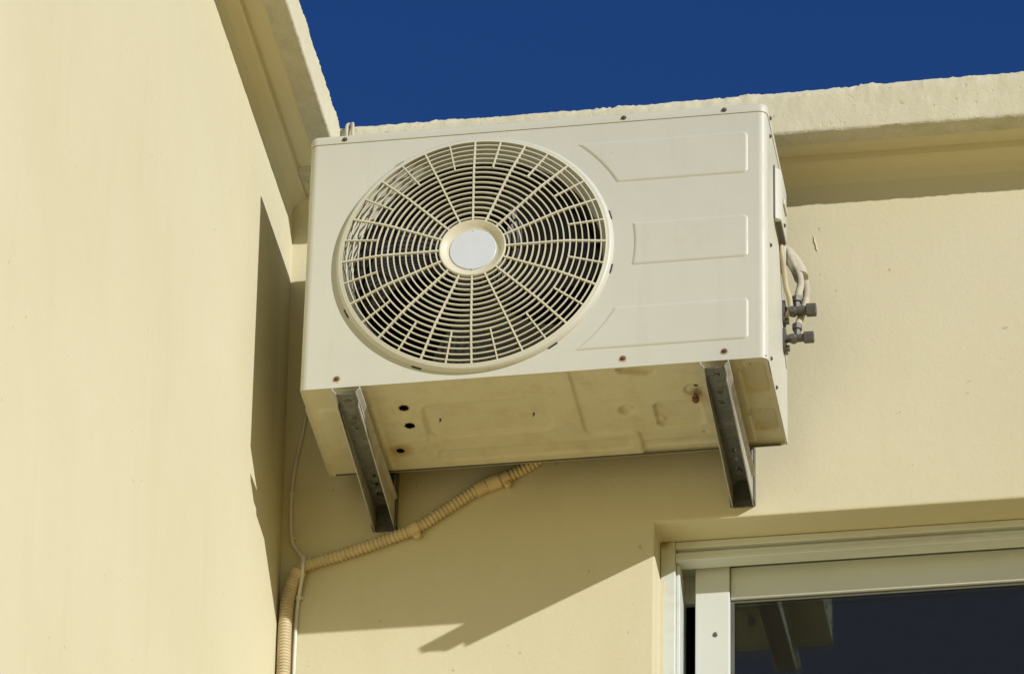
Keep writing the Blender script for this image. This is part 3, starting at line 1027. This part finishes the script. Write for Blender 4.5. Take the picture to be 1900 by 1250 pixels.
# ------------------------------------------------------------------ wall brackets
def make_bracket():
    x0, x1 = 0.692, 0.735
    root = thing('wall_bracket', 'galvanised steel bracket under the plain panel end of the unit, just above the window', 'bracket',
                 (0.7135, YW, -0.06), 'brackets carrying the air conditioner')
    zt = -0.0195
    t = 0.0022
    a = MB()
    yf = -0.030
    # shallow rail the unit stands on, lips turned up
    cx_ = (x0 + x1) / 2
    holes = [circ(cx_, -0.006, 0.0062, 18), rrect(cx_ - 0.0035, cx_ + 0.0035, 0.040, 0.052, 0.003, 4), rrect(cx_ - 0.0035, cx_ + 0.0035, 0.072, 0.084, 0.003, 4),
             rrect(cx_ - 0.0035, cx_ + 0.0035, 0.228, 0.240, 0.003, 4), rrect(cx_ - 0.0035, cx_ + 0.0035, 0.256, 0.268, 0.003, 4), rrect(cx_ - 0.005, cx_ + 0.005, 0.288, 0.306, 0.0045, 5)]
    a.plate([(x0 + 0.0045, yf + 0.004), (x1 - 0.0045, yf + 0.004), (x1 - 0.0045, 0.332), (x0 + 0.0045, 0.332)], holes, lambda u, v2, d: (u, v2, zt - 0.0125 + d), t)
    for sg, xx in ((-1, x0 + 0.0045), (1, x1 - 0.0045)):
        pr = [(xx - sg * 0.0001, zt - 0.0125), (xx + sg * 0.0075, zt - 0.0042), (xx + sg * 0.0075, zt), (xx + sg * 0.0055, zt), (xx + sg * 0.0055, zt - 0.0036), (xx - sg * 0.0001, zt - 0.0103)]
        a.rings([[(px, yf - 0.0, pz) for px, pz in pr], [(px, 0.325, pz) for px, pz in pr]], True, True, 1)
    arm = a.build('arm', [M['galv'], M['zinc']], root, bevel=0.0004, segs=1, smooth=30)
    # deep side plates that taper towards the front
    b3 = MB()
    zb = zt - 0.0112
    outl = [(yf + 0.004, zb), (yf + 0.004, zb - 0.0022), (-0.0045, zb - 0.0030), (-0.0025, zb - 0.0135), (YW - 0.012, zb - 0.043), (YW - 0.001, zb - 0.0425), (YW - 0.001, 0.03), (0.331, 0.03), (0.326, zt - 0.002), (0.322, zb)]  # rear ends carried upward to block a sun patch on the upright
    for xx in (x0 + 0.0022, x1 - 0.0044):
        b3.plate(outl, [], lambda u, v2, d, xx=xx: (xx + d, u, v2), t)
    b3.build('brace', M['zinc'], root, bevel=0.0004, segs=1, smooth=30)
    # upright channel on the wall
    l = MB()
    zl0 = zb - 0.043
    l.box(x0 + 0.0046, x1 - 0.0046, YW - 0.003, YW - 0.0006, zl0, 0.33)
    for xx in (x0 - 0.0002, x1 - 0.0020):
        l.box(xx, xx + 0.0022, YW - 0.020, YW - 0.0007, zl0 + 0.001, 0.329)
    l.build('upright', M['galv'], root, bevel=0.0004, segs=1, smooth=30)
    for y, z0, z1, r, n in ((-0.006, zt - 0.0135, zt + 0.0005, 0.0048, 6), (0.045, zt - 0.0112, zt - 0.0098, 0.0085, 18), (0.078, zt - 0.0112, zt - 0.0098, 0.0085, 18)):
        k = MB()
        k.cyl((cx_, y, z0), (cx_, y, z1), r, n=n)
        k.build('bolt', M['screw'], root, smooth=30)
    k = MB()
    k.cyl((cx_, 0.297, zt - 0.0155), (cx_, 0.297, zt - 0.004), 0.0042, n=6)
    k.build('bolt', M['galv'], root, smooth=30)
    return root
br = make_bracket()
br2 = dup_tree(br)
br2.location.x -= 0.626
br2['label'] = 'galvanised steel bracket under the fan end, its foot just above the ribbed hose'

# ------------------------------------------------------------------ pipes, cables, hoses
def top_tag(o, label, cat, group=None):
    o['label'] = label
    o['category'] = cat
    if group:
        o['group'] = group
    return o

def ribbed(path, r, amp, pitch):
    n_per = 6
    P = resample(spline(path, 30), pitch / n_per)
    rad = []
    for i in range(len(P)):
        ph = (i % n_per) / n_per
        rad.append(r + amp * (1 if ph < 0.5 else -1) * (0.9 if ph in (0.0, 0.5) else 1.0))
    return P, rad

hx = [(0.40, 0.340, 0.075), (0.343, 0.3405, 0.037), (0.299, 0.341, 0.0135), (0.249, 0.341, -0.008), (0.198, 0.341, -0.0415), (0.140, 0.341, -0.0785), (0.076, 0.341, -0.1015),
      (0.020, 0.341, -0.119), (-0.041, 0.341, -0.136), (-0.062, 0.341, -0.146)]
P, R_ = ribbed(hx, 0.0100, 0.0009, 0.0074)
h = MB()
h.tube(P, R_, 18)
drain = h.build('drain_hose', M['hose'], None, smooth=50)
top_tag(drain, 'sagging ochre ribbed hose crossing the wall from under the unit to the corner', 'hose', 'ribbed hoses on the wall')
HP = spline(hx, 30)
def near(px):
    return min(range(len(HP)), key=lambda i: abs(HP[i].x - px))
def fitting(px, ln, r, name, parent, mat, saddle=True):
    i = near(px)
    d = (HP[i + 3] - HP[i - 3]).normalized()
    c2 = HP[i]
    s = MB()
    s.tube([c2 - d * ln, c2 - d * ln * 0.94, c2 + d * ln * 0.94, c2 + d * ln], [r - 0.001, r, r, r - 0.001], 24)
    if saddle:
        dn = Vector((d.z, 0, -d.x))
        if dn.z > 0:
            dn = -dn
        q = c2 + dn * (r + 0.003)
        s.tube([q + Vector((0, 0.010, 0)) - dn * 0.004, q + Vector((0, -0.004, 0)), q + Vector((0, -0.006, 0))], [ln * 0.8, ln * 0.8, ln * 0.6], 14)
    return s.build(name, mat, parent, bevel=0.0005, segs=1, smooth=35)
fitting(0.277, 0.0125, 0.0135, 'coupling', drain, M['hose_fit'], False)
fitting(0.255, 0.0105, 0.0125, 'coupling', drain, M['hose_fit'], False)
fitting(0.297, 0.0080, 0.0118, 'clip', drain, M['hose_fit'])
fitting(0.140, 0.0085, 0.0122, 'clip', drain, M['hose_fit'])

vx = [(-0.060, 0.3385, -0.151), (-0.068, 0.3385, -0.166), (-0.0745, 0.3385, -0.190), (-0.0785, 0.3385, -0.225), (-0.0790, 0.3385, -0.30), (-0.0780, 0.3385, -0.42), (-0.0780, 0.3385, -1.0), (-0.078, 0.3385, -3.0)]
P, R_ = ribbed(vx, 0.0115, 0.0007, 0.0060)
h = MB()
h.tube(P, R_, 18)
cond = h.build('conduit', M['hose'], None, smooth=50)
top_tag(cond, 'ochre ribbed conduit running down the wall corner beside a thin white cable', 'conduit', 'ribbed hoses on the wall')
s = MB()
s.tube([(-0.0585, 0.3385, -0.1475), (-0.0600, 0.3385, -0.1515), (-0.0645, 0.3385, -0.160), (-0.0655, 0.3385, -0.162)], [0.0105, 0.0138, 0.0138, 0.0125], 20)
s.build('end_cap', M['hose_fit'], cond, smooth=35)

tx = [(-0.055, 0.349, 0.30), (-0.061, 0.349, 0.20), (-0.0665, 0.349, 0.142), (-0.0765, 0.349, 0.076), (-0.081, 0.349, 0.015), (-0.0800, 0.349, -0.040), (-0.0755, 0.349, -0.083), (-0.0640, 0.346, -0.106), (-0.0520, 0.332, -0.128),
      (-0.0505, 0.328, -0.146), (-0.0530, 0.336, -0.168), (-0.0600, 0.347, -0.203), (-0.0625, 0.3495, -0.254), (-0.0625, 0.3495, -0.36), (-0.0625, 0.3495, -1.0), (-0.0625, 0.3495, -3.0)]
h = MB()
TP = spline(tx, 12)
h.tube(TP, 0.0033, 12)
tc = h.build('thin_cable', M['thin_cable'], None, smooth=60)
top_tag(tc, 'thin pale cable clipped down the wall corner, looping over the hose end', 'cable')
for zc in (0.017, -0.078, -0.200):
    i = min(range(len(TP)), key=lambda q: abs(TP[q].z - zc))
    p = TP[i]
    s = MB()
    d = (TP[i + 1] - TP[i - 1]).normalized()
    s.tube([p - d * 0.004, p + d * 0.004], 0.0048, 14)
    s.cyl((p.x + 0.006, YW - 0.0005, p.z + 0.001), (p.x + 0.006, YW - 0.0050, p.z + 0.001), 0.0022, n=10)
    s.build('clip', M['thin_cable'], tc, bevel=0.0004, segs=1)

# lagged refrigerant pipes: from the valves up behind the unit
p1 = [(0.824, 0.222, 0.258), (0.8275, 0.224, 0.275), (0.8300, 0.232, 0.297), (0.8265, 0.246, 0.325), (0.8175, 0.262, 0.357), (0.806, 0.284, 0.395), (0.790, 0.302, 0.43), (0.765, 0.315, 0.455), (0.70, 0.325, 0.47), (0.64, 0.34, 0.47), (0.635, YW + 0.05, 0.47)]
p2 = [(0.824, 0.226, 0.205), (0.8285, 0.232, 0.225), (0.8350, 0.246, 0.262), (0.8378, 0.256, 0.296), (0.8345, 0.266, 0.325), (0.8275, 0.278, 0.355), (0.814, 0.298, 0.395), (0.796, 0.315, 0.425), (0.765, 0.327, 0.445), (0.70, 0.333, 0.455), (0.655, 0.34, 0.45), (0.65, YW + 0.05, 0.45)]
for pts, lab in ((p1, 'cream lagged pipe curving up behind the unit from the upper grey valve'), (p2, 'cream lagged pipe curving up behind the unit from the lower grey valve')):
    h = MB()
    PP = resample(spline(pts, 14), 0.0035)
    h.tube(PP, [0.0064 + 0.0005 * noise.noise(Vector((i * 0.45, len(PP), 0))) for i in range(len(PP))], 14)
    po = h.build('refrigerant_pipe', M['pipe'], None, smooth=60)
    top_tag(po, lab, 'pipe', 'refrigerant pipes beside the unit')
    if pts is p1:
        s = MB()
        q = [Vector((0.8285, 0.254, 0.327)), Vector((0.8265, 0.260, 0.337)), Vector((0.821, 0.270, 0.357)), Vector((0.8105, 0.288, 0.386)), Vector((0.797, 0.305, 0.415))]
        q = resample(spline([tuple(v_) for v_ in q], 12), 0.003)
        s.tube(q, [0.0130 + 0.0010 * noise.noise(Vector((i * 0.5, 3.1, 0))) for i in range(len(q))], 18)
        s.build('tape_wrap', M['tape'], po, smooth=60)
h = MB()
h.tube(spline([(0.795, 0.166, 0.40), (0.8005, 0.172, 0.360), (0.8045, 0.180, 0.325), (0.8065, 0.190, 0.298), (0.8085, 0.200, 0.272), (0.8135, 0.208, 0.252), (0.812, 0.214, 0.230), (0.79, 0.22, 0.215)], 10), 0.0048, 12)
pc = h.build('power_cable', M['cable'], None, smooth=60)
top_tag(pc, 'beige power cable dropping from under the terminal cover to the valves', 'cable')
h = MB()
h.tube(spline([(0.0125, 0.238, 0.690), (0.0125, 0.236, 0.712), (0.0140, 0.240, 0.7205), (0.0175, 0.246, 0.7245), (0.0215, 0.239, 0.7205), (0.0235, 0.2345, 0.712), (0.0245, 0.2325, 0.66)], 10), 0.0034, 12)
lc = h.build('loop_of_cable', M['tape'], None, smooth=60)
top_tag(lc, 'short pale cable hooked over the cornice corner above the unit', 'cable')
